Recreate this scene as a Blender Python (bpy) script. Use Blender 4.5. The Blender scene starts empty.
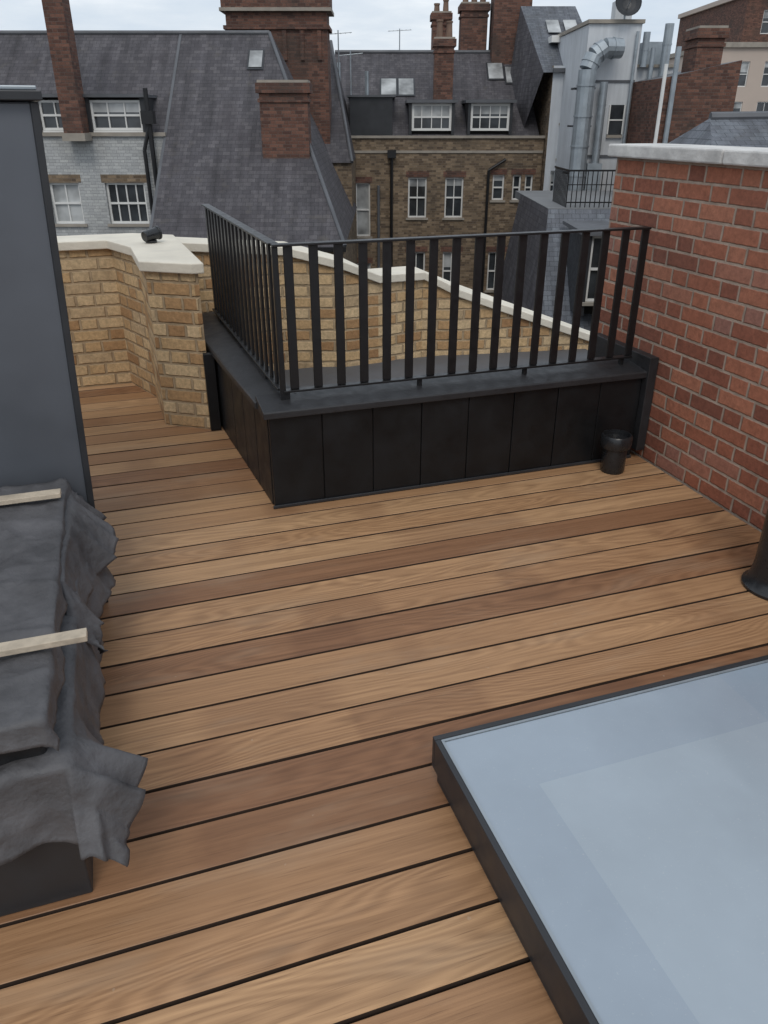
import bpy, math, random
from mathutils import Vector, noise, Matrix
random.seed(7)
YAW=math.radians(-18.5)
scene=bpy.context.scene

# ------------------------------------------------------------------ nodes
class NT:
    def __init__(s,mat):
        s.t=mat.node_tree; s.n=s.t.nodes; s.l=s.t.links
    def set(s,inp,v):
        if isinstance(v,bpy.types.NodeSocket): s.l.new(v,inp)
        elif v is not None: inp.default_value=v
    def m(s,op,a,b=None,c=None,clamp=False):
        n=s.n.new('ShaderNodeMath'); n.operation=op; n.use_clamp=clamp
        s.set(n.inputs[0],a)
        if b is not None: s.set(n.inputs[1],b)
        if c is not None: s.set(n.inputs[2],c)
        return n.outputs[0]
    def noise(s,vec,scale,detail=4,rough=.55,dist=0):
        n=s.n.new('ShaderNodeTexNoise'); s.set(n.inputs['Vector'],vec)
        n.inputs['Scale'].default_value=scale; n.inputs['Detail'].default_value=detail
        n.inputs['Roughness'].default_value=rough; n.inputs['Distortion'].default_value=dist
        return n.outputs['Fac']
    def xyz(s,x,y,z=0.0):
        n=s.n.new('ShaderNodeCombineXYZ'); s.set(n.inputs[0],x); s.set(n.inputs[1],y); s.set(n.inputs[2],z); return n.outputs[0]
    def sep(s,v):
        n=s.n.new('ShaderNodeSeparateXYZ'); s.set(n.inputs[0],v); return n.outputs
    def ramp(s,f,stops,interp='LINEAR'):
        n=s.n.new('ShaderNodeValToRGB'); n.color_ramp.interpolation=interp
        e=n.color_ramp.elements
        while len(e)<len(stops): e.new(.5)
        for i,(p,c) in enumerate(stops):
            e[i].position=p
            e[i].color=(c[0],c[1],c[2],1) if not isinstance(c,(int,float)) else (c,c,c,1)
        s.set(n.inputs[0],f); return n.outputs[0]
    def mix(s,f,a,b,mode='MIX'):
        n=s.n.new('ShaderNodeMix'); n.data_type='RGBA'; n.blend_type=mode
        s.set(n.inputs[0],f)
        for inp,v in ((n.inputs[6],a),(n.inputs[7],b)):
            if isinstance(v,(tuple,list)): v=(v[0],v[1],v[2],1)
            s.set(inp,v)
        return n.outputs[2]
    def rng(s,v,a,b,c,d,smooth=True):
        n=s.n.new('ShaderNodeMapRange'); 
        if smooth: n.interpolation_type='SMOOTHSTEP'
        s.set(n.inputs[0],v)
        for i,q in enumerate((a,b,c,d)): n.inputs[i+1].default_value=q
        return n.outputs[0]
    def bump(s,h,strength=.5,dist=.01):
        n=s.n.new('ShaderNodeBump'); n.inputs['Strength'].default_value=strength; n.inputs['Distance'].default_value=dist
        s.set(n.inputs['Height'],h); return n.outputs[0]
    def tc(s,which):
        n=s.n.new('ShaderNodeTexCoord'); return n.outputs[which]
def newmat(name):
    m=bpy.data.materials.new(name); m.use_nodes=True
    return m,NT(m),m.node_tree.nodes['Principled BSDF']

def plain(name,col,rough=.6,metal=0,var=.25,scale=3,bump=0,bscale=30,spec=.5,streak=False):
    m,t,b=newmat(name)
    o=t.tc('Object')
    f=t.noise(o,scale,4,.6)
    if streak:
        x=t.sep(o); f2=t.noise(t.xyz(t.m('MULTIPLY',x[0],6),t.m('MULTIPLY',x[1],6),t.m('MULTIPLY',x[2],.6)),1.2,4)
        f=t.m('MULTIPLY',t.m('ADD',f,f2),.5)
    v=t.rng(f,.25,.75,1-var,1+var,False)
    c=t.mix(1.0,(col[0],col[1],col[2]),t.xyz(v,v,v),'MULTIPLY')
    t.set(b.inputs['Base Color'],c)
    t.set(b.inputs['Roughness'],t.rng(t.noise(o,scale*4,2),.3,.7,max(0,rough-.08),min(1,rough+.08),False))
    b.inputs['Metallic'].default_value=metal
    b.inputs['Specular IOR Level'].default_value=spec
    if bump>0: t.set(b.inputs['Normal'],t.bump(t.noise(o,bscale,4),bump,.01))
    return m

def brickmat(name,stops,mortar,w=.225,h=.075,mw=.010,flemish=True,bump=.6,soot=.25,sootcol=(.05,.045,.04),slate=False,rough=.85,wob=.004):
    m,t,b=newmat(name)
    uv=t.tc('UV'); o=t.tc('Object')
    s=t.sep(uv)
    nz=t.noise(uv,9,2); nz2=t.noise(uv,40,2)
    x=t.m('ADD',s[0],t.m('MULTIPLY',t.m('SUBTRACT',nz,.5),wob*2))
    y=t.m('ADD',s[1],t.m('MULTIPLY',t.m('SUBTRACT',nz2,.5),wob))
    ry=t.m('DIVIDE',y,h); row=t.m('FLOOR',ry); fy=t.m('FRACT',ry)
    par=t.m('MULTIPLY',t.m('FRACT',t.m('MULTIPLY',row,.5)),2)
    P=1.5*w if flemish else w
    tt=t.m('ADD',t.m('DIVIDE',x,P),t.m('MULTIPLY',par,.5))
    c=t.m('FLOOR',tt); f=t.m('FRACT',tt)
    d=t.m('MINIMUM',f,t.m('SUBTRACT',1,f))
    if flemish:
        isH=t.m('GREATER_THAN',f,.6667)
        d=t.m('MINIMUM',d,t.m('ABSOLUTE',t.m('SUBTRACT',f,.6667)))
        idd=t.m('ADD',t.m('MULTIPLY',c,2),isH)
    else: idd=c
    dx=t.m('MULTIPLY',d,P)
    dy=t.m('MULTIPLY',t.m('MINIMUM',fy,t.m('SUBTRACT',1,fy)),h)
    dist=t.m('MINIMUM',dx,dy)
    mask=t.rng(dist,mw*.3,mw*.75,0,1)
    wn=t.n.new('ShaderNodeTexWhiteNoise'); wn.noise_dimensions='3D'
    t.set(wn.inputs['Vector'],t.xyz(t.m('ADD',idd,.5),t.m('ADD',row,.5),3.3))
    col=t.ramp(wn.outputs['Value'],stops)
    fine=t.noise(o,45,4,.7)
    v=t.rng(fine,.25,.75,.66,1.3,False)
    col=t.mix(1.0,col,t.xyz(v,v,v),'MULTIPLY')
    big=t.noise(o,.9,4,.6)
    mn=t.rng(t.noise(o,15,2),.3,.7,.72,1.15,False)
    mc=t.mix(1.0,mortar,t.xyz(mn,mn,mn),'MULTIPLY')
    fin=t.mix(mask,mc,col)
    fin=t.mix(t.rng(big,.45,.75,0,soot),fin,sootcol)
    if slate:
        st=t.noise(t.xyz(t.m('MULTIPLY',s[0],3.5),t.m('MULTIPLY',s[1],.35)),1,5,.65)
        sv=t.rng(st,.3,.7,.64,1.34,False)
        fin=t.mix(1.0,fin,t.xyz(sv,sv,sv),'MULTIPLY')
        fin=t.mix(t.rng(t.noise(o,2.3,5,.7),.55,.75,0,.45),fin,(.105,.095,.08))
    t.set(b.inputs['Base Color'],fin)
    b.inputs['Roughness'].default_value=rough
    b.inputs['Specular IOR Level'].default_value=.3
    if slate: hh=t.m('ADD',t.m('SUBTRACT',1,fy),t.m('MULTIPLY',wn.outputs['Value'],.5))
    else: hh=t.m('ADD',mask,t.m('MULTIPLY',fine,.5))
    t.set(b.inputs['Normal'],t.bump(hh,bump,.006 if not slate else .012))
    return m

M={}
M['red']=brickmat('red_brick',[(0,(.205,.078,.052)),(.2,(.28,.102,.063)),(.6,(.345,.130,.077)),(.85,(.39,.160,.097)),(1,(.30,.145,.11))],(.38,.30,.24),mw=.012,soot=.18,sootcol=(.17,.12,.10),wob=.007,bump=.8)
M['yellow']=brickmat('yellow_stock_brick',[(0,(.34,.19,.09)),(.2,(.45,.28,.14)),(.5,(.56,.39,.21)),(.8,(.63,.47,.28)),(1,(.45,.33,.20))],(.40,.30,.19),mw=.014,soot=.16,sootcol=(.25,.16,.09),wob=.010,bump=1.0)
M['brown']=brickmat('old_brown_brick',[(0,(.10,.072,.05)),(.4,(.165,.12,.078)),(.75,(.225,.165,.108)),(1,(.28,.21,.14))],(.20,.165,.13),soot=.5)
M['whiteb']=brickmat('white_painted_brick',[(0,(.36,.37,.37)),(.5,(.43,.44,.44)),(1,(.48,.49,.48))],(.31,.32,.32),soot=.45,sootcol=(.20,.20,.19))
M['redold']=brickmat('old_red_brick',[(0,(.080,.042,.034)),(.5,(.135,.066,.048)),(1,(.19,.095,.068))],(.12,.095,.08),soot=.65)
M['slate']=brickmat('slate_tiles',[(0,(.064,.060,.067)),(.5,(.078,.074,.082)),(1,(.100,.094,.101))],(.042,.042,.046),w=.2,h=.13,mw=.010,flemish=False,slate=True,soot=.5,sootcol=(.05,.045,.05),rough=.75,bump=.4)
M['slatel']=brickmat('slate_tiles_blue',[(0,(.10,.108,.125)),(.5,(.12,.13,.15)),(1,(.14,.155,.175))],(.06,.065,.075),w=.2,h=.13,mw=.010,flemish=False,slate=True,soot=.35,rough=.75,bump=.35)
M['black']=plain('black_cladding',(.0090,.0097,.0110),.45,0,.45,3.5,.10,9,spec=.3)
M['cap']=plain('black_kerb_membrane',(.022,.0225,.025),.5,0,.35,5,.3,18,spec=.45)
M['rail']=plain('black_painted_steel',(.008,.008,.009),.4,0,.2,8,.05,80)
M['zinc']=plain('grey_zinc',(.112,.123,.142),.45,.30,.16,1.2,.04,3)
M['zincd']=plain('dark_grey_trim',(.032,.034,.038),.45,.2,.25,3)
M['coping']=plain('cream_stone',(.68,.63,.53),.75,0,.14,4,.25,60)
M['copingw']=plain('weathered_white_stone',(.55,.54,.52),.8,0,.3,7,.4,40)
M['stone']=plain('stone_trim',(.30,.27,.23),.85,0,.2,3)
M['whitep']=plain('white_paint',(.68,.68,.66),.5,0,.08,2)
M['render']=plain('white_render',(.54,.565,.59),.8,0,.24,.8,0,30,.3,True)
M['galv']=plain('galvanised_duct',(.33,.37,.40),.45,.5,.22,3)
M['lead']=plain('lead_sheet',(.10,.105,.115),.6,.1,.25,1.5,.1,10)
M['dark']=plain('dark_void',(.008,.007,.006),.9,0,.1,2)
M['edge']=plain('board_edge_gap_shade',(.045,.026,.017),.9,0,.2,4)  # board sides coloured darker than the wood, painting shade into the gaps
M['asphalt']=plain('asphalt',(.05,.05,.052),.9,0,.2,.5)
M['cream']=plain('cream_facade',(.48,.40,.34),.8,0,.1,.3)
M['pot']=plain('terracotta_pot',(.17,.11,.08),.8,0,.25,4)
M['flat']=plain('flat_roof_felt',(.16,.165,.17),.85,0,.2,1.2)
M['memb']=plain('grey_membrane',(.090,.089,.094),.6,0,.45,6,.9,20,spec=.35)
M['membd']=plain('bitumen_band',(.012,.012,.013),.5,0,.3,7,.2,20)
M['pine']=plain('pine_batten',(.46,.39,.30),.75,0,.3,14,.3,60)
M['plastic']=plain('black_plastic',(.016,.017,.019),.3,0,.2,8)
def glassmat(name,col,rough=.1):
    m,t,b=newmat(name); o=t.tc('Object')
    f=t.rng(t.noise(o,1.3,3),.35,.65,.55,1.6,False)
    t.set(b.inputs['Base Color'],t.mix(1.0,col,t.xyz(f,f,f),'MULTIPLY'))
    b.inputs['Roughness'].default_value=rough; b.inputs['Specular IOR Level'].default_value=.7
    return m
M['glass']=glassmat('window_glass',(.035,.04,.045))
M['blind']=glassmat('window_with_curtain',(.30,.31,.31),.3)
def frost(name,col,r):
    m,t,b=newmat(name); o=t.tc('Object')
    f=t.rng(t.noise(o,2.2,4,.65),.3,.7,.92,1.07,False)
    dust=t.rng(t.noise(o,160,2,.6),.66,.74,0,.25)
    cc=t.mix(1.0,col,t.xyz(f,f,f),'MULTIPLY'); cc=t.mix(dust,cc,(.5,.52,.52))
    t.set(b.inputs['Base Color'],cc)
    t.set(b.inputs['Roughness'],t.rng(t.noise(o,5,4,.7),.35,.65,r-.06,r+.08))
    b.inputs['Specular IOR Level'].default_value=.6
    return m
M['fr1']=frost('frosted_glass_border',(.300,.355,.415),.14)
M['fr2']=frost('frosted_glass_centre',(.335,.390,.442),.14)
M['fr3']=frost('frosted_glass_right_tone',(.285,.345,.41),.14)  # tone steps of border, centre and right strip also paint in reflections

def deckmat():
    m,t,b=newmat('hardwood_decking')
    a=t.n.new('ShaderNodeAttribute'); a.attribute_name='tone'
    s=t.sep(a.outputs['Color'])
    o=t.sep(t.tc('Object'))
    ox=t.m('ADD',o[0],t.m('MULTIPLY',s[1],37)); oy=t.m('ADD',o[1],t.m('MULTIPLY',s[2],11))
    base=t.ramp(s[0],[(0,(.235,.115,.058)),(.25,(.31,.163,.082)),(.6,(.385,.215,.108)),(.85,(.445,.262,.135)),(1,(.485,.298,.160))])
    g1=t.noise(t.xyz(t.m('MULTIPLY',ox,1.2),t.m('MULTIPLY',oy,70)),1,5,.65)
    g2=t.noise(t.xyz(t.m('MULTIPLY',ox,.7),t.m('MULTIPLY',oy,16)),1,3,.5)
    warp=t.noise(t.xyz(t.m('MULTIPLY',ox,.75),t.m('MULTIPLY',oy,4.5)),1,2,.4)
    rings=t.m('SINE',t.m('MULTIPLY',t.m('ADD',warp,t.m('MULTIPLY',oy,.9)),190))
    amp=t.rng(s[1],.25,.8,.01,.07)
    g=t.m('ADD',t.m('ADD',t.m('MULTIPLY',g1,.62),t.m('MULTIPLY',g2,.24)),t.m('MULTIPLY',rings,amp))
    v=t.rng(g,.24,.62,.64,1.24,False)
    c=t.mix(1.0,base,t.xyz(v,t.m('POWER',v,1.1),t.m('POWER',v,1.15)),'MULTIPLY')
    pores=t.rng(t.noise(t.xyz(t.m('MULTIPLY',ox,7),t.m('MULTIPLY',oy,280)),1,2,.5),.58,.75,0,.5)
    c=t.mix(pores,c,(.12,.058,.030))
    row=t.m('FLOOR',t.m('DIVIDE',t.m('ADD',o[1],10.0),.147))
    dm=t.noise(t.xyz(t.m('ADD',t.m('MULTIPLY',o[0],1.5),t.m('MULTIPLY',row,.31)),t.m('MULTIPLY',row,3.37)),1,2,.4)
    dmf=t.rng(dm,.54,.60,0,.45)
    c=t.mix(dmf,c,t.mix(1.0,c,(.60,.53,.53),'MULTIPLY'))
    vo=t.n.new('ShaderNodeTexVoronoi'); vo.inputs['Scale'].default_value=1
    t.set(vo.inputs['Vector'],t.xyz(t.m('MULTIPLY',ox,1.1),t.m('MULTIPLY',oy,7)))
    kn=t.rng(vo.outputs['Distance'],.02,.10,.55,0)
    c=t.mix(kn,c,(.17,.085,.045))
    st=t.rng(t.noise(t.xyz(t.m('MULTIPLY',o[0],1.0),t.m('MULTIPLY',o[1],3.5)),1.7,4,.6),.5,.75,0,.28)
    c=t.mix(st,c,(.42,.31,.21))
    sp=t.rng(t.noise(t.tc('Object'),38,2,.5),.74,.79,0,.3)
    c=t.mix(sp,c,(.5,.40,.30))
    t.set(b.inputs['Base Color'],c)
    t.set(b.inputs['Roughness'],t.rng(g1,.2,.8,.40,.62,False))
    b.inputs['Specular IOR Level'].default_value=.36
    t.set(b.inputs['Normal'],t.bump(g,.35,.003))
    return m
M['deck']=deckmat()

# ------------------------------------------------------------------ mesh builder
class MB:
    def __init__(s,name): s.name=name; s.v=[]; s.f=[]; s.mi=[]; s.mats=[]; s.tone=[]
    def _m(s,k):
        if k not in s.mats: s.mats.append(k)
        return s.mats.index(k)
    def poly(s,pts,m):
        i=len(s.v); s.v+=[tuple(p) for p in pts]; s.f.append(list(range(i,i+len(pts)))); s.mi.append(s._m(m))
    def mesh(s,vs,fs,m):
        i=len(s.v); s.v+=[tuple(p) for p in vs]
        for f in fs: s.f.append([i+q for q in f]); s.mi.append(s._m(m))
    def box(s,x0,x1,y0,y1,z0,z1,m):
        vs=[(x,y,z) for z in (z0,z1) for x,y in ((x0,y0),(x1,y0),(x1,y1),(x0,y1))]
        s.mesh(vs,[(3,2,1,0),(4,5,6,7),(0,1,5,4),(1,2,6,5),(2,3,7,6),(3,0,4,7)],m)
    def seg(s,p,q,d0,d1,z0,z1,m,t0=0,t1=None):
        p=Vector(p);q=Vector(q);L=(q-p).length;d=(q-p)/L;n=Vector((-d.y,d.x))
        if t1 is None:t1=L
        c=[p+d*t0+n*d0,p+d*t1+n*d0,p+d*t1+n*d1,p+d*t0+n*d1]
        s.prism([tuple(x) for x in c],z0,z1,m)
    def prism(s,poly,z0,z1,m,mtop=None):
        n=len(poly); zt=z1 if isinstance(z1,(list,tuple)) else [z1]*n; zb=z0 if isinstance(z0,(list,tuple)) else [z0]*n
        vs=[(p[0],p[1],zb[i]) for i,p in enumerate(poly)]+[(p[0],p[1],zt[i]) for i,p in enumerate(poly)]
        s.mesh(vs,[(i,(i+1)%n,n+(i+1)%n,n+i) for i in range(n)]+[tuple(range(n-1,-1,-1))],m)
        i0=len(s.v)-2*n
        s.f.append([i0+n+i for i in range(n)]); s.mi.append(s._m(mtop or m))
    def cyl(s,p0,p1,r0,r1=None,n=16,m='rail',caps=True):
        r1=r0 if r1 is None else r1
        p0=Vector(p0);p1=Vector(p1); d=(p1-p0).normalized()
        a=d.orthogonal().normalized(); b=d.cross(a)
        vs=[]
        for p,r in ((p0,r0),(p1,r1)):
            for k in range(n):
                t=2*math.pi*k/n; vs.append(tuple(p+a*(r*math.cos(t))+b*(r*math.sin(t))))
        fs=[(k,(k+1)%n,n+(k+1)%n,n+k) for k in range(n)]
        if caps: fs+=[tuple(range(n-1,-1,-1)),tuple(range(n,2*n))]
        s.mesh(vs,fs,m)
    def lathe(s,cx,cy,prof,n=28,m='plastic'):
        vs=[];fs=[]
        for r,z in prof:
            for k in range(n):
                t=2*math.pi*k/n; vs.append((cx+r*math.cos(t),cy+r*math.sin(t),z))
        for j in range(len(prof)-1):
            for k in range(n): fs.append((j*n+k,j*n+(k+1)%n,(j+1)*n+(k+1)%n,(j+1)*n+k))
        s.mesh(vs,fs,m)
    def build(s,parent=None,bevel=0,smooth=False,rotz=None):
        me=bpy.data.meshes.new(s.name); me.from_pydata(s.v,[],s.f)
        for k in s.mats: me.materials.append(M[k])
        for i,p in enumerate(me.polygons):
            p.material_index=s.mi[i]; p.use_smooth=smooth
        me.update()
        uv=me.uv_layers.new(name='UVMap')
        Z=Vector((0,0,1))
        for p in me.polygons:
            n=p.normal
            if abs(n.z)>.98: t=Vector((1,0,0)); bt=Vector((0,1,0))
            else:
                t=Z.cross(n).normalized(); bt=n.cross(t)
                if abs(n.z)<.05: bt=Z
            for li in p.loop_indices:
                co=me.vertices[me.loops[li].vertex_index].co
                uv.data[li].uv=(co.dot(t),co.dot(bt))
        ob=bpy.data.objects.new(s.name,me); scene.collection.objects.link(ob)
        if bevel:
            b=ob.modifiers.new('bev','BEVEL'); b.width=bevel; b.segments=2; b.limit_method='ANGLE'; b.angle_limit=math.radians(35)
        if parent: ob.parent=parent
        if rotz is not None: ob.rotation_euler=(0,0,rotz)
        return ob
def empty(name,rotz=0):
    e=bpy.data.objects.new(name,None); scene.collection.objects.link(e); e.rotation_euler=(0,0,rotz); e.empty_display_size=.3
    return e

# ------------------------------------------------------------------ deck
dk=MB('timber_deck'); tones=[]
pitch=.147; y=-2.646; prev=.5
while y<5.36:
    a,b_=-2.0,2.49
    y0,y1,zt=y+.0052,min(y+pitch-.0052,5.365),random.uniform(-.0012,.0012)
    ch=.0016
    vs=[]
    for x in (a,b_):
        vs+=[(x,y0,-.024),(x,y0,zt-ch),(x,y0+ch,zt),(x,y1-ch,zt),(x,y1,zt-ch),(x,y1,-.024)]
    dk.mesh(vs,[(1,7,8,2)[::-1],(2,8,9,3)[::-1],(3,9,10,4)[::-1]],'deck')
    dk.mesh(vs,[(0,6,7,1)[::-1],(4,10,11,5)[::-1],(5,11,6,0)[::-1],(0,1,2,3,4,5)[::-1],(6,7,8,9,10,11)],'edge')
    v=random.choice([.05,.3,.45,.55,.65,.8,.95])+random.uniform(-.08,.08)
    if abs(v-prev)<.08: v=min(1,v+.2)
    prev=v
    tones+=[(v,random.random(),random.random())]*8
    y+=pitch
ob=dk.build()
ca=ob.data.color_attributes.new('tone','FLOAT_COLOR','CORNER')
for p in ob.data.polygons:
    for li in p.loop_indices: ca.data[li].color=(*tones[p.index],1)

# ------------------------------------------------------------------ host building, ground
h=MB('terrace_building')
h.box(-5,3.3,-7,5.33,-12,-.10,'brown')
h.box(-2.1,2.495,-3,5.329,-.0995,-.07,'dark')  # near-black sheet below the boards paints in the darkness of the gaps
h.build()
g=MB('ground'); g.poly([(-600,-600,-12.05),(600,-600,-12.05),(600,600,-12.05),(-600,600,-12.05)],'asphalt'); g.build()

def offpoly(P,d):
    n=len(P); out=[]
    for i in range(n):
        a=Vector(P[i-1]);b_=Vector(P[i]);c=Vector(P[(i+1)%n])
        d1=(b_-a).normalized(); d2=(c-b_).normalized()
        n1=Vector((d1.y,-d1.x)); n2=Vector((d2.y,-d2.x))
        k=(n1+n2); k=k/max(.35,k.dot(n1)) if k.length>1e-6 else n1
        out.append(tuple(b_+k*d))
    return out
P1=[(-1.8,5.37),(-.02,5.37),(.12,5.0),(.14,4.46),(.375,4.30),(.40,4.30),(.35,5.46),(.12,5.62),(-1.8,5.62)]
e=empty('yellow_brick_parapet')
w=MB('brickwork'); w.prism(P1,-.06,.875,'yellow'); w.build(e)
c=MB('coping'); c.prism(offpoly(P1,.03),.877,.93,'coping'); c.build(e,bevel=.006)
top=[(.37,5.27,.908),(1.063,5.23,.853),(1.435,5.106,.757),(1.69,5.13,.655),(2.05,5.22,.642),(2.29,5.14,.52),(3.39,4.98,.127),(4.3,4.87,-.2)]
def strip(mb,pts,d0,d1,zt,zb,m):
    n=len(pts); nor=[]
    for i in range(n):
        ds=[]
        if i>0: ds.append((Vector(pts[i][:2])-Vector(pts[i-1][:2])).normalized())
        if i<n-1: ds.append((Vector(pts[i+1][:2])-Vector(pts[i][:2])).normalized())
        ns=[Vector((-d.y,d.x)) for d in ds]; k=sum(ns,Vector((0,0))); k=k/k.dot(ns[0]); nor.append(k)
    vs=[]
    for i,p in enumerate(pts):
        for d in (d0,d1):
            q=Vector(p[:2])+nor[i]*d
            vs.append((q.x,q.y,p[2]+zt)); 
        for d in (d0,d1):
            q=Vector(p[:2])+nor[i]*d
            vs.append((q.x,q.y,(p[2]+zb) if zb>-.5 else zb))
    fs=[(0,2,3,1)]
    for i in range(n-1):
        a=i*4;b2=a+4
        fs+=[(a,a+1,b2+1,b2)[::-1],(a,b2,b2+2,a+2)[::-1],(a+1,a+3,b2+3,b2+1)[::-1],(a+2,b2+2,b2+3,a+3)[::-1]]
    a=(n-1)*4; fs.append((a,a+1,a+3,a+2))
    mb.mesh(vs,fs,m)
e=empty('yellow_brick_parapet')
w=MB('brickwork'); strip(w,top,.03,.25,-.055,-3.0,'yellow'); w.build(e)
c=MB('coping'); strip(c,top,0,.28,0,-.053,'coping'); c.build(e,bevel=.005)

e=empty('spotlight')
s=MB('body')
s.cyl((.22,5.13,.932),(.22,5.13,.945),.035,n=20,m='plastic')
s.cyl((.22,5.13,.945),(.22,5.13,.965),.012,n=12,m='plastic')
s.cyl((.18,5.10,.970),(.26,5.15,.983),.030,.036,n=20,m='plastic')
s.cyl((.26,5.15,.983),(.272,5.156,.985),.040,n=20,m='plastic')
s.build(e,bevel=.002)

# ------------------------------------------------------------------ kerb enclosure (side slightly splayed)
X0,X1,Y0,Y1=.53,2.44,3.17,5.10
XB=.385
e=empty('black_clad_kerb')
k=MB('panels')
n=8; pw=(X1-X0)/n
for i in range(n): k.box(X0+i*pw+.002,X0+(i+1)*pw-.002,Y0+random.uniform(-.0015,.0015),Y0+.03,.004,.441,'black')
A=(XB,Y1);B=(X0,Y0+.002); L=(Vector(B)-Vector(A)).length
n=8; pl=(L-.03)/n
for i in range(n):
    r=random.uniform(-.0015,.0015); k.seg(A,B,r,.03,.004,.441,'black',i*pl+.002,(i+1)*pl-.002)
k.box(X0+.012,X1,Y0+.01,Y0+.15,.0,.440,'dark')
k.seg(A,B,.012,.15,.0,.439,'dark',0,L-.15)
k.prism([(.378,4.262),(.437,4.262),(.437,4.297),(.378,4.297)],.003,.45,'black')
k.box(X0-.008,X1,Y0-.010,Y0-.002,.002,.018,'zincd')
k.build(e,bevel=.003)
c=MB('cap')
def capprof(mb,p,q,t0,t1):
    p=Vector(p);q=Vector(q);d=(q-p).normalized();n=Vector((-d.y,d.x))
    prof=[(-.025,.442),(-.025,.470),(-.018,.475),(.17,.494),(.17,.443)]
    vs=[]
    for t in (t0,t1):
        for o_,z in prof:
            a=p+d*t+n*o_; vs.append((a.x,a.y,z))
    m_=len(prof)
    fs=[(i,(i+1)%m_,m_+(i+1)%m_,m_+i) for i in range(m_)]+[tuple(range(m_-1,-1,-1)),tuple(range(m_,2*m_))]
    mb.mesh(vs,fs,'cap')
capprof(c,(X0,Y0),(X1,Y0),-.025,X1-X0+.055)
capprof(c,A,B,-.02,L-.13)
c.box(X1+.005,X1+.055,Y0-.035,Y0+.5,.05,.545,'cap')
c.build(e,bevel=.003)
f=MB('well_floor'); f.box(X0+.12,3.3,Y0+.16,5.2,-.095,.04,'lead'); f.build(e)

# railing
e=empty('black_metal_railing')
rb=MB('front_panel'); ry=Y0+.10
rx0,rx1=X0+.09,X1-.02
rb.box(rx0-.012,rx1,ry-.022,ry+.022,1.138,1.148,'rail')
rb.box(rx0,rx1,ry-.020,ry+.020,.518,.528,'rail')
nb=17
for i in range(nb):
    x=rx0+.055+(rx1-rx0-.07)*i/(nb-1)
    rb.box(x-.0195,x+.0195,ry-.006,ry+.006,.529,1.137,'rail')
for x in (rx0+.02,rx0+.65,rx0+1.2,rx1-.05):
    rb.box(x-.010,x+.010,ry-.010,ry+.010,.478,.517,'rail')
rb.box(rx0-.012,rx0+.012,ry-.012,ry+.012,.478,1.137,'rail')
rb.build(e,bevel=.002)
rb=MB('side_panel')
A2=(.555,5.05); B2=(rx0,ry+.024); L2=(Vector(B2)-Vector(A2)).length
rb.seg(A2,B2,-.022,.022,1.139,1.149,'rail')
rb.seg(A2,B2,-.020,.020,.519,.529,'rail')
nb=17
for i in range(nb):
    t=.02+(L2-.11)*i/(nb-1)
    rb.seg(A2,B2,-.006,.006,.530,1.138,'rail',t-.0195,t+.0195)
for t in (.2,.85,1.45):
    rb.seg(A2,B2,-.01,.01,.478,.518,'rail',t-.01,t+.01)
rb.build(e,bevel=.002)

# ------------------------------------------------------------------ red brick wall
e=empty('red_brick_wall')
w=MB('brickwork'); w.box(2.5,2.73,-2.5,3.72,-.06,1.43,'red'); w.build(e)
c=MB('coping')
yy=-2.5
while yy<3.7:
    y1=min(yy+.9,3.75); c.box(2.455+random.uniform(-.004,.004),2.775,yy+.002,y1-.002,1.432,1.49+random.uniform(-.003,.003),'copingw'); yy=y1
c.build(e,bevel=.008)

e=empty('black_canister')
p=MB('body')
p.lathe(2.25,3.05,[(0,.001),(.056,.001),(.060,.01),(.060,.10),(.058,.115),(.058,.13),(.073,.135),(.077,.15),(.077,.19),(.070,.20),(.066,.20),(.064,.175),(.0,.17)],32)
p.build(e,smooth=True).modifiers.new('es','EDGE_SPLIT').split_angle=math.radians(35)
e=empty('black_vent_pipe')
p=MB('pipe')
p.lathe(2.225,1.90,[(0,.002),(.125,.002),(.125,.012),(.108,.03),(.10,.06),(.095,.10),(.095,.62),(.105,.625),(.11,.64),(.11,.67),(.10,.69),(0,.69)],36)
p.build(e,smooth=True).modifiers.new('es','EDGE_SPLIT').split_angle=math.radians(35)

# ------------------------------------------------------------------ flat rooflight
e=empty('flat_rooflight')
fx0,fx1,fy0,fy1=.61,2.35,-1.6,1.42
k=MB('upstand')
k.box(fx0+.012,fx1-.012,fy0+.012,fy1-.012,.0,.118,'zincd')
k.build(e,bevel=.003)
k=MB('frame')
t_=.016
k.box(fx0,fx1,fy0,fy0+t_,.05,.152,'zincd'); k.box(fx0,fx1,fy1-t_,fy1,.05,.152,'zincd')
k.box(fx0,fx0+t_,fy0+t_,fy1-t_,.05,.1515,'zincd'); k.box(fx1-t_,fx1,fy0+t_,fy1-t_,.05,.1515,'zincd')
k.build(e,bevel=.002)
k=MB('edge_bead')
q=.007; a0,a1,b0,b1=fx0+t_+.001,fx1-t_-.001,fy0+t_+.001,fy1-t_-.001
k.box(a0,a1,b0,b0+q,.12,.1495,'galv');k.box(a0,a1,b1-q,b1,.12,.1495,'galv');k.box(a0,a0+q,b0+q,b1-q,.12,.149,'galv');k.box(a1-q,a1,b0+q,b1-q,.12,.149,'galv')
k.build(e)
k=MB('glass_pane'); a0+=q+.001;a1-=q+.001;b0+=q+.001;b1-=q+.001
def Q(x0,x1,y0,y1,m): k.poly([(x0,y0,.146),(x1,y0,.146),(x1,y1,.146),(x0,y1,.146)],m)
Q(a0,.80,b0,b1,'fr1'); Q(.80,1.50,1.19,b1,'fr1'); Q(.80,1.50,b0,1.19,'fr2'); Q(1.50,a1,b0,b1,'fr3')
k.build(e)

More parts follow.
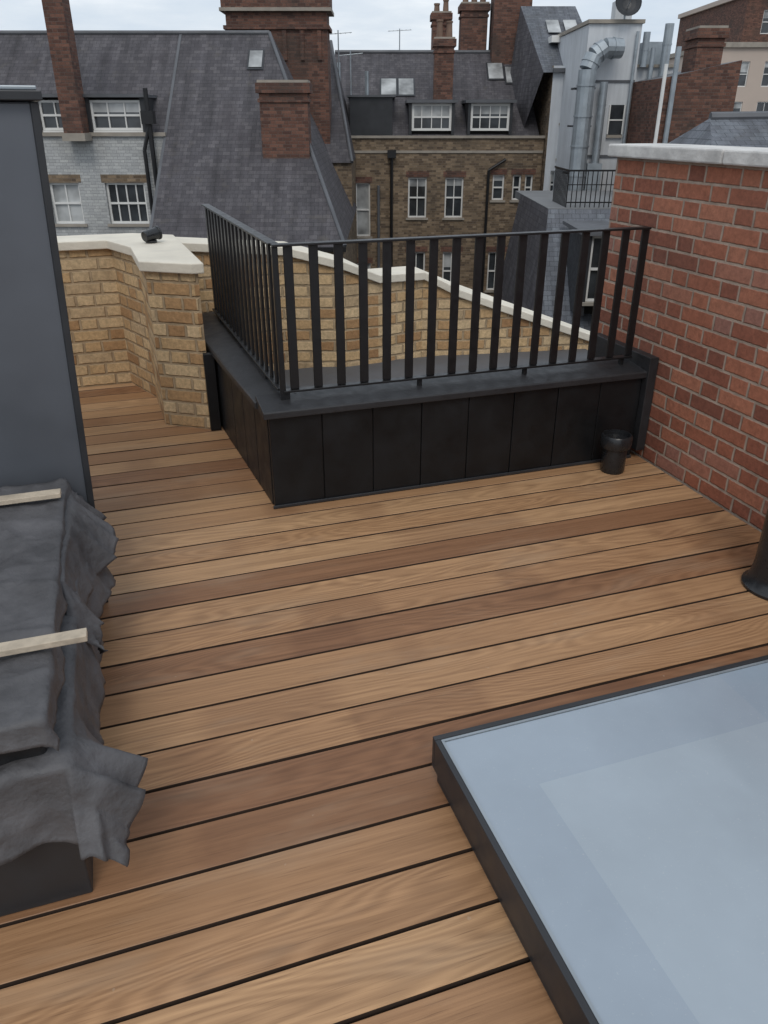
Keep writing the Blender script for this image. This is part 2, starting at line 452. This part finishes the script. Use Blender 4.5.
# ------------------------------------------------------------------ zinc housing left
e=empty('zinc_clad_housing')
k=MB('cladding')
vs=[(-2.6,2.61,.0),(-.215,2.61,.0),(-.36,3.66,.0),(-2.6,3.66,.0),(-2.6,2.61,1.645),(-.148,2.61,1.645),(-.30,3.66,1.645),(-2.6,3.66,1.645)]
k.mesh(vs,[(3,2,1,0),(4,5,6,7),(0,1,5,4),(1,2,6,5),(2,3,7,6),(3,0,4,7)],'zinc')
k.build(e,bevel=.006)
k=MB('roof_trim'); k.prism([(-2.65,2.58),(-.128,2.58),(-.27,3.70),(-2.65,3.70)],1.647,1.672,'zincd'); k.prism([(-2.6,2.60),(-.14,2.60),(-.29,3.68),(-2.6,3.68)],1.673,1.684,'galv'); k.build(e,bevel=.003)
k=MB('corner_trim')
k.mesh([(-.230,2.600,.0),(-.210,2.600,.0),(-.215,2.63,.0),(-.240,2.63,.0),(-.163,2.600,1.643),(-.143,2.600,1.643),(-.148,2.63,1.643),(-.173,2.63,1.643)],[(3,2,1,0),(4,5,6,7),(0,1,5,4),(1,2,6,5),(2,3,7,6),(3,0,4,7)],'zincd')
k.build(e,bevel=.002)

# ------------------------------------------------------------------ membrane-covered rooflight block
e=empty('membrane_covered_rooflight')
k=MB('upstand'); k.box(-1.5,-.262,1.345,2.56,.0,.36,'zincd'); k.build(e,bevel=.004)
k=MB('insulation_band'); k.box(-1.5,-.285,1.362,2.55,.361,.52,'membd'); k.build(e,bevel=.01)
def ridg(v): return 1-2*abs(noise.noise(v))
def drape(name,rect,zt,drop,seed,mat,flare=.35,step=.010,crease=.01,corner=.3,hemvar=.45,spots=(),wamp=.45):
    x0,x1,y0,y1=rect
    nx=int((x1-x0+drop)/step); ny=int((y1-y0+2*drop)/step)
    vs=[];fs=[]
    for j in range(ny+1):
        for i in range(nx+1):
            gx=x0+i/nx*(x1-x0+drop); gy=y0-drop+j/ny*(y1-y0+2*drop)
            hm=1+hemvar*noise.noise(Vector((gx*3.5+seed,gy*3.5,seed)))+.10*noise.noise(Vector((gx*14,gy*14,seed+4)))
            cx=min(gx,x1); cy=max(y0,min(y1,gy))
            dx=(gx-cx)*hm; dy=(gy-cy)*hm; L=math.hypot(dx,dy)
            cr=ridg(Vector((gx*3.1+gy*1.3,gy*4.3-gx,seed)))**3*.8+ridg(Vector((gx*7-gy*3,gy*6+gx*4,seed+5)))**3*.45+ridg(Vector((gx*15+gy*9,gy*13-gx*6,seed+6)))**5*.2
            fine=noise.noise(Vector((gx*22,gy*22,seed)))
            zb=crease*cr+.002*fine
            if L<1e-6: vs.append((gx,gy,zt+zb)); continue
            s_=gx if abs(dy)>abs(dx) else gy
            wave=ridg(Vector((s_*5.0,seed,0)))*.8-.35+.4*ridg(Vector((s_*12,seed+2,0)))-.2
            fl=flare+wamp*wave+(corner if abs(dx)>1e-4 and abs(dy)>1e-4 else 0)
            for (sy,wd,am) in spots:
                if abs(dx)>0: fl+=am*max(0,1-abs(gy-sy)/wd)
            fl=max(.04,min(.93,fl))
            ux,uy=dx/L,dy/L; bend=min(1,L/.02)
            fold=.010*max(0,cr)*bend
            out=L*(fl*bend+(1-bend)*.8)+.008+fold
            vs.append((cx+ux*out,cy+uy*out+.002*fine,zt+zb*(1-bend)-L*math.sqrt(1-fl*fl)*bend))
    for j in range(ny):
        for i in range(nx):
            a=j*(nx+1)+i; fs.append((a,a+1,a+nx+2,a+nx+1))
    k=MB(name); k.mesh(vs,fs,mat); ob=k.build(e,smooth=True)
    so=ob.modifiers.new('sol','SOLIDIFY'); so.thickness=.002
drape('lower_membrane',(-1.5,-.254,1.332,2.545),.415,.19,3.1,'memb',.14,corner=.25,hemvar=.18,wamp=.16,spots=((1.40,.14,.65),(2.30,.2,.3)))
drape('upper_membrane',(-1.5,-.278,1.350,2.545),.528,.065,8.7,'memb',.12,corner=.1,crease=.016,hemvar=.25,wamp=.2)
drape('side_flap',(-1.5,-.270,1.95,2.52),.505,.17,5.4,'memb',.12,corner=.35,crease=0.0,wamp=.25,spots=((2.40,.22,.65),))
e2=empty('timber_batten'); k=MB('wood'); k.box(-1.4,-.185,1.555,1.59,.550,.566,'pine'); k.build(e2,bevel=.002)
e2=empty('timber_batten'); k=MB('wood'); k.box(-1.4,-.27,2.37,2.41,.548,.564,'pine'); k.build(e2,bevel=.002)

# ------------------------------------------------------------------ buildings (street frame)
def facade(b,x0,x1,z0,z1,y,wins,wall,depth=.14):
    xs=sorted({x0,x1,*[w[0] for w in wins],*[w[1] for w in wins]}); zs=sorted({z0,z1,*[w[2] for w in wins],*[w[3] for w in wins]})
    xs=[x for x in xs if x0<=x<=x1]; zs=[z for z in zs if z0<=z<=z1]
    for i in range(len(xs)-1):
        for j in range(len(zs)-1):
            cx=(xs[i]+xs[i+1])/2; cz=(zs[j]+zs[j+1])/2
            if any(w[0]<cx<w[1] and w[2]<cz<w[3] for w in wins): continue
            b.poly([(xs[i],y,zs[j]),(xs[i+1],y,zs[j]),(xs[i+1],y,zs[j+1]),(xs[i],y,zs[j+1])],wall)
    for w in wins:
        a,c,d,e_=w[:4]; Y=y+depth
        b.poly([(a,y,d),(a,y,e_),(a,Y,e_),(a,Y,d)],wall); b.poly([(c,y,d),(c,Y,d),(c,Y,e_),(c,y,e_)],wall)
        b.poly([(a,y,e_),(c,y,e_),(c,Y,e_),(a,Y,e_)],wall); b.poly([(a,y,d),(a,Y,d),(c,Y,d),(c,y,d)],wall)
def window(b,w,y,depth=.14,sill=True,cols=2,glass='glass',fw=.055,lintel=None):
    a,c,d,e_=w[:4]; Y=y+depth
    b.poly([(a,Y-.002,d),(c,Y-.002,d),(c,Y-.002,e_),(a,Y-.002,e_)],glass)
    f0,f1=Y-.05,Y-.003
    b.box(a,a+fw,f0,f1,d,e_,'whitep'); b.box(c-fw,c,f0,f1,d,e_,'whitep')
    b.box(a+fw,c-fw,f0,f1,d,d+fw,'whitep'); b.box(a+fw,c-fw,f0,f1,e_-fw,e_,'whitep')
    zm=(d+e_)/2; b.box(a+fw,c-fw,f0-.01,f1,zm-.025,zm+.025,'whitep')
    for i in range(1,cols):
        x=a+(c-a)*i/cols; b.box(x-.016,x+.016,f0+.005,f1,d+fw,zm-.025,'whitep'); b.box(x-.016,x+.016,f0+.005,f1,zm+.025,e_-fw,'whitep')
    if random.random()<.5 and glass=='glass':
        zb=e_-fw-(e_-d)*random.uniform(.15,.45)
        b.poly([(a+fw,Y-.0025,zb),(c-fw,Y-.0025,zb),(c-fw,Y-.0025,e_-fw),(a+fw,Y-.0025,e_-fw)],'blind')
    if sill: b.box(a-.07,c+.07,y-.06,y+depth-.055,d-.07,d-.002,'stone')
    if lintel: b.box(a-.08,c+.08,y-.004,y+.05,e_+.002,e_+.2,lintel)
def chimney(b,x0,x1,y0,y1,z0,z1,mat='redold',pots=3,potm='pot',cor=.07):
    b.box(x0,x1,y0,y1,z0,z1,mat)
    b.box(x0-cor*.5,x1+cor*.5,y0-cor*.5,y1+cor*.5,z1-.42,z1-.34,mat)
    b.box(x0-cor,x1+cor,y0-cor,y1+cor,z1-.22,z1+.002,mat)
    b.box(x0-cor*.4,x1+cor*.4,y0-cor*.4,y1+cor*.4,z1+.003,z1+.06,'stone')
    b.box(x0-.05,x1+.05,y0-.05,y1+.05,z0,z0+.12,'lead')
    for i in range(pots):
        cx=x0+(x1-x0)*(i+.5)/pots; cy=(y0+y1)/2; hh=random.uniform(.3,.55)
        b.cyl((cx,cy,z1+.05),(cx,cy,z1+.05+hh),.12,.095,12,potm); b.cyl((cx,cy,z1+.05+hh-.06),(cx,cy,z1+.05+hh),.12,.12,12,potm)
def pipe(b,x,y,z0,z1,r=.05,m='rail'):
    b.cyl((x,y,z0),(x,y,z1),r,n=8,m=m)
def aerial(b,x,y,z,hh=1.2):
    b.cyl((x,y,z),(x,y,z+hh),.02,n=6,m='galv'); b.cyl((x-.45,y,z+hh*.9),(x+.45,y,z+hh*.95),.012,n=5,m='galv')
    for i in range(6): b.cyl((x-.4+i*.16,y-.2,z+hh*.9+.01*i),(x-.4+i*.16,y+.2,z+hh*.9+.01*i),.007,n=4,m='galv')

E=empty('white_brick_house',YAW)
b=MB('walls')
wins=[(-8.85,-8.05,-.9,.12),(-7.36,-6.32,-.9,.12),(-8.8,-8.1,-3.6,-2.3),(-7.3,-6.4,-3.6,-2.3),(-11,-10.1,-.9,.12)]
facade(b,-16,-5.62,-12,1.22,22,wins,'whiteb')
b.poly([(-5.62,22,-12),(-5.62,28,-12),(-5.62,28,1.2),(-5.62,22,1.2)],'whiteb')
b.poly([(-16,28,-12),(-16,22,-12),(-16,22,1.2),(-16,28,1.2)],'whiteb')
b.box(-16.05,-5.6,21.93,22.1,1.222,1.31,'stone')
b.build(E)
b=MB('windows')
for i,w in enumerate(wins): window(b,w,22,cols=2 if i!=1 else 4,glass=['blind','glass','glass','glass','glass'][i],lintel='brown')
for (a,c) in ((-8.75,-7.98),(-7.45,-6.17),(-11,-9.8)):
    window(b,(a,c,1.36,2.04),22.02,.10,False,cols=3 if c-a>1 else 2)
b.build(E)
b=MB('dormers')
for (a,c) in ((-8.75,-7.98),(-7.45,-6.17),(-11,-9.8)):
    b.box(a-.12,a-.002,22.0,23.2,1.315,2.1,'zincd'); b.box(c+.002,c+.12,22.0,23.2,1.315,2.1,'zincd')
    b.box(a-.18,c+.18,21.9,23.8,2.102,2.17,'lead'); b.box(a,c,22.14,22.2,1.315,2.1,'dark'); b.box(a,c,22.03,22.12,1.311,1.355,'whitep')
b.build(E)
b=MB('roof')
b.poly([(-16,22.1,1.31),(-5.6,22.1,1.31),(-5.6,25,3.72),(-16,25,3.72)],'slate')
b.poly([(-16,28,1.31),(-16,25,3.72),(-5.6,25,3.72),(-5.6,28,1.31)],'slate')
b.poly([(-5.6,19.2,-1.1),(-.93,19.2,-1.1),(-3.17,25,3.72),(-5.6,25,3.72)],'slate')
b.poly([(-.93,19.2,-1.1),(-.93,28.5,-1.1),(-3.17,25.6,3.72),(-3.17,25,3.72)],'slate')
b.poly([(-5.602,19.2,-1.1),(-5.602,25,3.72),(-5.602,25,-1.1)],'whiteb')
b.box(-5.602,-.95,19.3,28.4,-12,-1.102,'brown')
b.box(-5.66,-.9,19.1,19.22,-1.2,-1.1,'rail')
b.cyl((-16,25,3.74),(-3.17,25,3.74),.06,n=8,m='lead')
b.cyl((-3.17,25,3.74),(-.93,19.2,-1.08),.05,n=8,m='lead')
b.mesh([(-5.66,19.15,-1.14),(-5.59,19.15,-1.14),(-5.59,25,3.74),(-5.66,25,3.74),(-5.66,19.15,-1.26),(-5.59,19.15,-1.26),(-5.59,25,3.6),(-5.66,25,3.6)],[(0,1,2,3),(4,7,6,5),(0,3,7,4),(1,5,6,2),(0,4,5,1)],'lead')
z=3.72-.831*1.1
b.mesh([(-3.65,23.9,z+.06),(-3.3,23.9,z+.06),(-3.3,24.4,z+.475),(-3.65,24.4,z+.475)],[(0,1,2,3)],'blind')
b.mesh([(-3.7,23.85,z+.0),(-3.25,23.85,z+.0),(-3.25,24.45,z+.50),(-3.7,24.45,z+.50)],[(0,1,2,3)],'zincd')
b.build(E)
b=MB('chimneys')
b.box(-8.02,-7.54,21.5,21.99,1.2,5.6,'redold'); b.box(-8.07,-7.49,21.45,22.0,1.12,1.3,'stone')
chimney(b,-3.06,-1.88,21.4,22.1,-.6,2.40,'redold',0)
b.build(E)
b=MB('pipes')
pipe(b,-5.95,21.86,-12,2.3,.06); pipe(b,-6.15,21.84,-12,.9,.05); b.cyl((-6.15,21.84,.9),(-5.95,21.86,1.5),.05,n=8,m='rail'); b.box(-6.1,-5.8,21.7,21.98,1.5,1.8,'rail')
pipe(b,-9.3,21.86,-12,1.2,.05)
b.build(E)
E=empty('red_brick_chimney_stack',YAW)
b=MB('stack')
b.box(-4.7,-1.7,27,28.2,0,4.45,'redold'); b.box(-4.78,-1.62,26.92,28.28,4.0,4.1,'redold'); b.box(-4.85,-1.55,26.85,28.35,4.452,4.54,'stone'); b.box(-4.8,-1.6,26.9,28.3,4.542,5.3,'redold')
for i in range(6): b.box(-4.6+i*.52,-4.48+i*.52,26.95,26.998,3.2,3.98,'redold')
b.build(E)
E=empty('slate_roof_house',YAW)
b=MB('roof')
b.poly([(-4.6,26.4,.4),(-1.0,26.4,.4),(-1.8,30.5,3.95),(-4.6,30.5,3.95)],'slate')
b.poly([(-1.0,26.4,.4),(-1.0,33,.4),(-1.8,31,3.95),(-1.8,30.5,3.95)],'slate')
b.box(-4.58,-1.02,26.5,33,-12,.398,'brown')
b.cyl((-1.0,26.4,.42),(-1.8,30.5,3.97),.05,n=8,m='lead')
b.box(-2.75,-2.35,27.5,28.1,1.6,2.1,'zincd'); b.poly([(-2.72,27.49,1.65),(-2.38,27.49,1.65),(-2.38,27.49,2.05),(-2.72,27.49,2.05)],'blind')
aerial(b,-1.5,29.5,3.0,1.2)
b.build(E)

E=empty('brown_brick_house',YAW)
b=MB('walls'); D=30
wins=[(-1.49,-.5,-2.25,-.42),(.87,1.54,-1.6,-.24),(2.2,2.86,-1.6,-.24),(3.9,4.32,-1.0,-.16),(4.62,4.92,-1.0,-.16),(5.06,5.34,-1.0,-.16),
 (.87,1.54,-4.2,-2.8),(2.2,2.86,-4.2,-2.8),(3.9,4.5,-4.2,-2.8),(-1.49,-.5,-5,-3.2),(4.7,5.3,-4.2,-2.8)]
facade(b,-1.96,5.62,-12,1.02,D,wins,'brown')
b.poly([(-1.96,37,-12),(-1.96,30,-12),(-1.96,30,1),(-1.96,37,1)],'brown'); b.poly([(5.62,30,-12),(5.62,37,-12),(5.62,37,1),(5.62,30,1)],'brown')
b.box(-2.02,5.68,29.93,30.25,1.022,1.10,'stone')
b.box(-1.95,5.61,29.965,29.998,.55,.63,'stone')
b.build(E)
b=MB('windows')
for i,w in enumerate(wins): window(b,w,D,cols=2 if i in(0,1,2,6,7,8,9) else 1,glass='blind' if i in(0,) else 'glass',lintel='redold')
b.build(E)
b=MB('mansard_roof')
b.poly([(-1.9,30.4,1.0),(5.55,30.4,1.0),(5.3,34.6,3.9),(-1.9,34.6,3.9)],'slate')
b.poly([(-1.9,38,1.0),(-1.9,34.6,3.9),(5.3,34.6,3.9),(5.55,38,1.0)],'slate')
b.poly([(5.55,30.4,1),(5.55,38,1),(5.3,34.6,3.9)],'slate'); b.poly([(-1.9,30.4,1),(-1.9,34.6,3.9),(-1.9,38,1)],'brown')
b.cyl((-1.9,34.6,3.93),(5.3,34.6,3.93),.07,n=8,m='lead')
for (x,yy) in ((-.1,32.4),(.55,32.4),(3.95,33.2),(4.6,33.0)):
    z=1.0+(yy-30.4)*.69; 
    b.mesh([(x,yy,z+.05),(x+.55,yy,z+.05),(x+.55,yy+.8,z+.6),(x,yy+.8,z+.6)],[(0,1,2,3)],'blind')
    b.mesh([(x-.06,yy-.06,z+.0),(x+.61,yy-.06,z+.0),(x+.61,yy+.86,z+.625),(x-.06,yy+.86,z+.625)],[(0,1,2,3)],'zincd')
b.build(E)
b=MB('dormers')
for (a,c) in ((.98,2.38),(3.05,4.42)):
    b.box(a-.1,a-.002,30.42,32.2,1.02,2.12,'zincd'); b.box(c+.002,c+.1,30.42,32.2,1.02,2.12,'zincd'); b.box(a-.2,c+.2,30.3,32.6,2.122,2.22,'lead'); b.box(a,c,30.6,30.7,1.02,2.12,'dark')
    window(b,(a,c,1.25,2.11),30.42,.12,False,cols=4 if c-a>1 else 2,fw=.08)
b.box(-1.2,.3,30.5,32.0,1.02,2.3,'zincd'); b.box(-1.3,.4,30.4,32.4,2.302,2.36,'lead')
b.build(E)
b=MB('chimneys')
chimney(b,1.78,2.45,31.3,31.9,1.5,4.1,'redold',2); 
chimney(b,2.95,3.95,34.6,35.6,2,5.5,'redold',3); chimney(b,4.1,5.5,34,35.2,2,6.4,'redold',4); chimney(b,1.9,2.6,35.5,36.3,2,5.3,'redold',2)
b.build(E)
b=MB('pipes')
pipe(b,.27,29.88,-12,.4,.055); b.box(.12,.42,29.75,29.98,.4,.65,'rail'); pipe(b,3.72,29.88,-12,.0,.05); b.cyl((3.72,29.88,0),(4.3,29.88,.35),.05,n=8,m='rail'); pipe(b,-.2,29.88,-12,-.5,.05,'lead')
b.cyl((-1.6,31.5,1.2),(-1.6,31.5,3.4),.06,n=8,m='galv'); b.cyl((-.6,30.8,2.3),(-.6,30.8,3.1),.07,n=8,m='galv')
aerial(b,-1.2,32,2.2,1.6); aerial(b,.6,34.6,3.9,.8)
b.build(E)

E=empty('white_rendered_house',YAW)
b=MB('walls')
wins=[(6.05,6.38,1.5,2.3),(5.85,6.2,-.9,.0),(5.85,6.2,-3.4,-2.2),(6.05,6.38,.4,.9)]
facade(b,5.64,7.3,-12,3.2,29.5,wins,'render')
b.poly([(5.64,36,-12),(5.64,29.5,-12),(5.64,29.5,3.2),(5.64,36,3.2)],'brown')
for w in wins: window(b,w,29.5,cols=1)
b.build(E)
b=MB('roof')
b.poly([(5.3,29.4,3.0),(7.3,29.4,3.0),(7.0,33.5,5.3),(5.0,33.5,5.3)],'slatel')
b.poly([(5.3,29.4,3.0),(5.0,33.5,5.3),(4.6,33.5,1.5),(5.0,31,1.2)],'slate')
b.box(5.7,6.2,30.6,31.3,3.95,4.15,'whitep'); b.box(5.62,7.3,29.32,29.5,3.0,3.12,'lead')
for i in range(2): b.mesh([(5.75+i*.62,31.6,4.32),(6.2+i*.62,31.6,4.32),(6.2+i*.62,32.4,4.77),(5.75+i*.62,32.4,4.77)],[(0,1,2,3)],'blind')
b.build(E)
E=empty('white_service_building',YAW)
b=MB('walls')
b.box(6.0,7.55,26.5,32,-12,4.1,'render'); b.box(7.552,8.75,26.8,32,-12,3.0,'render')
b.box(5.95,7.6,26.42,32.1,4.102,4.2,'stone'); b.box(7.602,8.8,26.72,32.1,3.002,3.08,'stone')
b.box(6.9,7.4,27.2,27.7,4.2,4.75,'render')
b.box(6.9,7.3,26.44,26.498,1.2,2.0,'glass'); b.box(6.86,7.34,26.42,26.439,1.1,1.18,'stone')
b.box(6.86,6.898,26.43,26.499,1.2,2.0,'whitep'); b.box(7.302,7.34,26.43,26.499,1.2,2.0,'whitep'); b.box(6.9,7.3,26.425,26.438,1.57,1.61,'whitep')
b.box(6.02,7.53,26.46,26.498,.55,.62,'lead'); b.box(6.02,7.53,26.46,26.498,2.6,2.66,'lead')
b.build(E)
b=MB('ductwork')
def duct(pts,r):
    for i in range(len(pts)-1):
        p=Vector(pts[i]);q=Vector(pts[i+1]); b.cyl(p,q,r,n=14,m='galv')
        L=(q-p).length; k=max(1,int(L/.8))
        for j in range(k): 
            c=p+(q-p)*((j+.5)/k); d=(q-p).normalized()*.025; b.cyl(c-d,c+d,r*1.09,n=14,m='galv')
duct([(5.95,25.9,-6),(5.95,25.9,2.9),(6.1,25.95,3.25),(6.4,26.0,3.45),(6.9,26.1,3.45)],.26)
duct([(6.55,26.2,.2),(6.55,26.2,2.6)],.12); duct([(8.35,26.5,1),(8.35,26.5,4.1)],.13); duct([(8.0,26.6,-1),(8.0,26.6,3.5)],.07); duct([(7.75,26.6,3.0),(7.75,26.6,3.9)],.1)
duct([(7.42,26.4,-3),(7.42,26.4,3.9)],.045)
for z in (-1.2,.1,1.4,2.4): b.box(5.64,6.26,26.0,26.5,z,z+.05,'zincd')
b.box(7.9,8.5,27.2,27.9,3.08,3.7,'galv'); b.box(6.25,6.7,25.9,26.4,-2.0,.4,'galv')
b.build(E)
E=empty('satellite_dish',YAW)
b=MB('dish')
prof=[(0,0),(.12,.015),(.24,.06),(.34,.12),(.38,.16)]
b.lathe(0,0,prof,24,'zincd'); rot=Matrix.Rotation(math.radians(70),4,'X'); off=Vector((7.0,26.4,4.55))
b.v=[tuple((rot@Vector(v))+off) for v in b.v]
b.cyl((7.0,26.5,4.2),(7.0,26.5,4.55),.03,n=8,m='galv'); b.cyl((7.0,26.4,4.4),(7.0,25.95,4.7),.012,n=6,m='galv'); b.cyl((7.0,25.95,4.67),(7.0,25.90,4.74),.035,n=8,m='galv')
b.build(E)
E=empty('red_brick_chimney_wall',YAW)
b=MB('wall')
b.prism([(7.5,23.5),(9.45,23.5),(9.45,27),(7.5,27)],-12,[2.6,3.0,3.0,2.6],'redold','lead')
chimney(b,8.35,9.05,23.9,24.9,2.5,3.75,'redold',0); 
b.cyl((7.7,23.4,-2),(7.7,23.4,3.3),.07,n=8,m='galv'); b.cyl((7.4,23.3,-3),(7.4,23.3,2.9),.05,n=8,m='whitep')
b.build(E)
E=empty('cream_office_building',YAW)
b=MB('walls'); D=60
wins=[(23.6+i*2.1,24.7+i*2.1,z,z+1.5) for i in range(9) for z in (-5,-2,1.2,3.6)]
facade(b,22.7,46,-12,5.9,D,wins,'cream')
b.poly([(22.7,75,-12),(22.7,60,-12),(22.7,60,5.9),(22.7,75,5.9)],'cream')
b.box(22.5,46,59.8,75,5.902,6.2,'stone')
wins2=[(25.6+i*2.6,26.8+i*2.6,6.8,8.2) for i in range(7)]
facade(b,24.4,46,6.2,9.0,61.5,wins2,'redold'); b.poly([(24.4,75,6.2),(24.4,61.5,6.2),(24.4,61.5,9),(24.4,75,9)],'redold'); b.box(24.2,46,61.3,75,9.002,9.3,'cream')
b.build(E)
b=MB('windows')
for w in wins: window(b,w,D,cols=2,sill=False,fw=.06)
for w in wins2: window(b,w,61.5,cols=2,sill=False,fw=.06)
b.build(E)
E=empty('neighbour_slate_roof',YAW)
b=MB('roof')
b.poly([(4.3,11,1.0),(9,11,1.0),(9,12.6,1.68),(4.75,12.6,1.62)],'slatel'); b.poly([(4.3,11,1.0),(4.75,12.6,1.62),(4.3,14.2,1.0)],'slatel'); b.poly([(4.3,14.2,1.0),(4.75,12.6,1.62),(9,12.6,1.68),(9,14.2,1.0)],'slatel')
b.cyl((4.75,12.6,1.63),(9,12.6,1.69),.07,n=8,m='lead'); b.box(4.32,9,11.05,14.1,-12,.998,'brown')
b.build(E)
E=empty('slate_mansard_house',YAW)
b=MB('roof')
b.poly([(3.35,16.8,-3.6),(7.5,16.8,-3.6),(7.5,19.8,-.32),(3.95,19.8,-.32)],'slatel')
b.poly([(3.35,16.8,-3.6),(3.95,19.8,-.32),(3.95,24,-.32),(3.35,24,-3.6)],'slate')
b.box(3.95,7.5,19.8,25,-.5,-.3,'flat'); b.box(3.4,7.5,16.85,25,-12,-3.602,'brown')
b.box(4.3,4.45,17.3,18.9,-2.3,-.6,'zincd'); b.box(5.0,5.12,17.3,18.9,-2.3,-.6,'zincd'); b.box(4.22,5.2,17.2,19.3,-.598,-.52,'lead'); b.box(4.45,5.0,17.5,17.6,-2.3,-.6,'dark')
window(b,(4.452,4.998,-2.0,-.61),17.3,.12,True,cols=2)
b.build(E)
b=MB('terrace_railing')
b.box(4.4,6.4,20,20.04,.50,.54,'rail'); b.box(4.4,6.4,20,20.03,-.2,-.17,'rail'); b.box(4.4,6.4,20,20.03,.2,.22,'rail')
for i in range(18): b.box(4.4+i*.115,4.42+i*.115,20.005,20.025,-.298,.5,'rail')
for i in range(12): b.box(4.4,4.42,20.05+i*.14,20.07+i*.14,-.298,.5,'rail')
b.box(4.39,4.43,20.04,21.7,.501,.541,'rail')
b.build(E)
E=MB('distant_buildings')
for i in range(26):
    a=-60+i*5.2; d=random.uniform(48,58) if not 20<a<48 else 85
    E.box(a,a+random.uniform(4.2,5.1),d,d+9,-12,random.uniform(-.5,2.4),random.choice(['brown','redold','render']))
E.build(rotz=YAW)

# ------------------------------------------------------------------ world and sun
w=bpy.data.worlds.new('World'); scene.world=w; w.use_nodes=True
nt=NT(w); bg=nt.n['Background']
sky=nt.n.new('ShaderNodeTexSky'); sky.sky_type='NISHITA'; sky.sun_disc=False
el=math.radians(50); az=math.radians(200)
sky.sun_elevation=el; sky.sun_rotation=az
sky.dust_density=3
gv=nt.tc('Generated'); sp=nt.sep(gv)
zz=nt.m('ADD',nt.m('MAXIMUM',sp[2],0),.12)
cv=nt.xyz(nt.m('DIVIDE',sp[0],zz),nt.m('DIVIDE',sp[1],zz),0)
cl=nt.noise(cv,.9,6,.6)
clc=nt.ramp(cl,[(.3,(6.2,7.1,8.2)),(.5,(7.3,8.0,8.8)),(.7,(9.2,9.6,10.0))])
c=nt.mix(.88,sky.outputs[0],clc)
nt.set(bg.inputs['Color'],c); bg.inputs['Strength'].default_value=.108
L=bpy.data.lights.new('sun','SUN'); L.energy=1.0; L.angle=math.radians(25); L.color=(1,.94,.86)
lo=bpy.data.objects.new('sun',L); scene.collection.objects.link(lo)
d=Vector((math.sin(az)*math.cos(el),math.cos(az)*math.cos(el),math.sin(el)))
lo.rotation_euler=d.to_track_quat('Z','Y').to_euler()

cam=bpy.data.cameras.new('camera'); co=bpy.data.objects.new('camera',cam); scene.collection.objects.link(co)
cam.sensor_fit='VERTICAL'; cam.sensor_height=24; cam.lens=24*770/1024; cam.clip_end=2000; cam.clip_start=.05
co.location=(0,0,1.6); co.rotation_euler=(math.radians(90-27),0,YAW)
scene.camera=co
scene.view_settings.view_transform='Standard'; scene.view_settings.look='None'; scene.view_settings.exposure=0
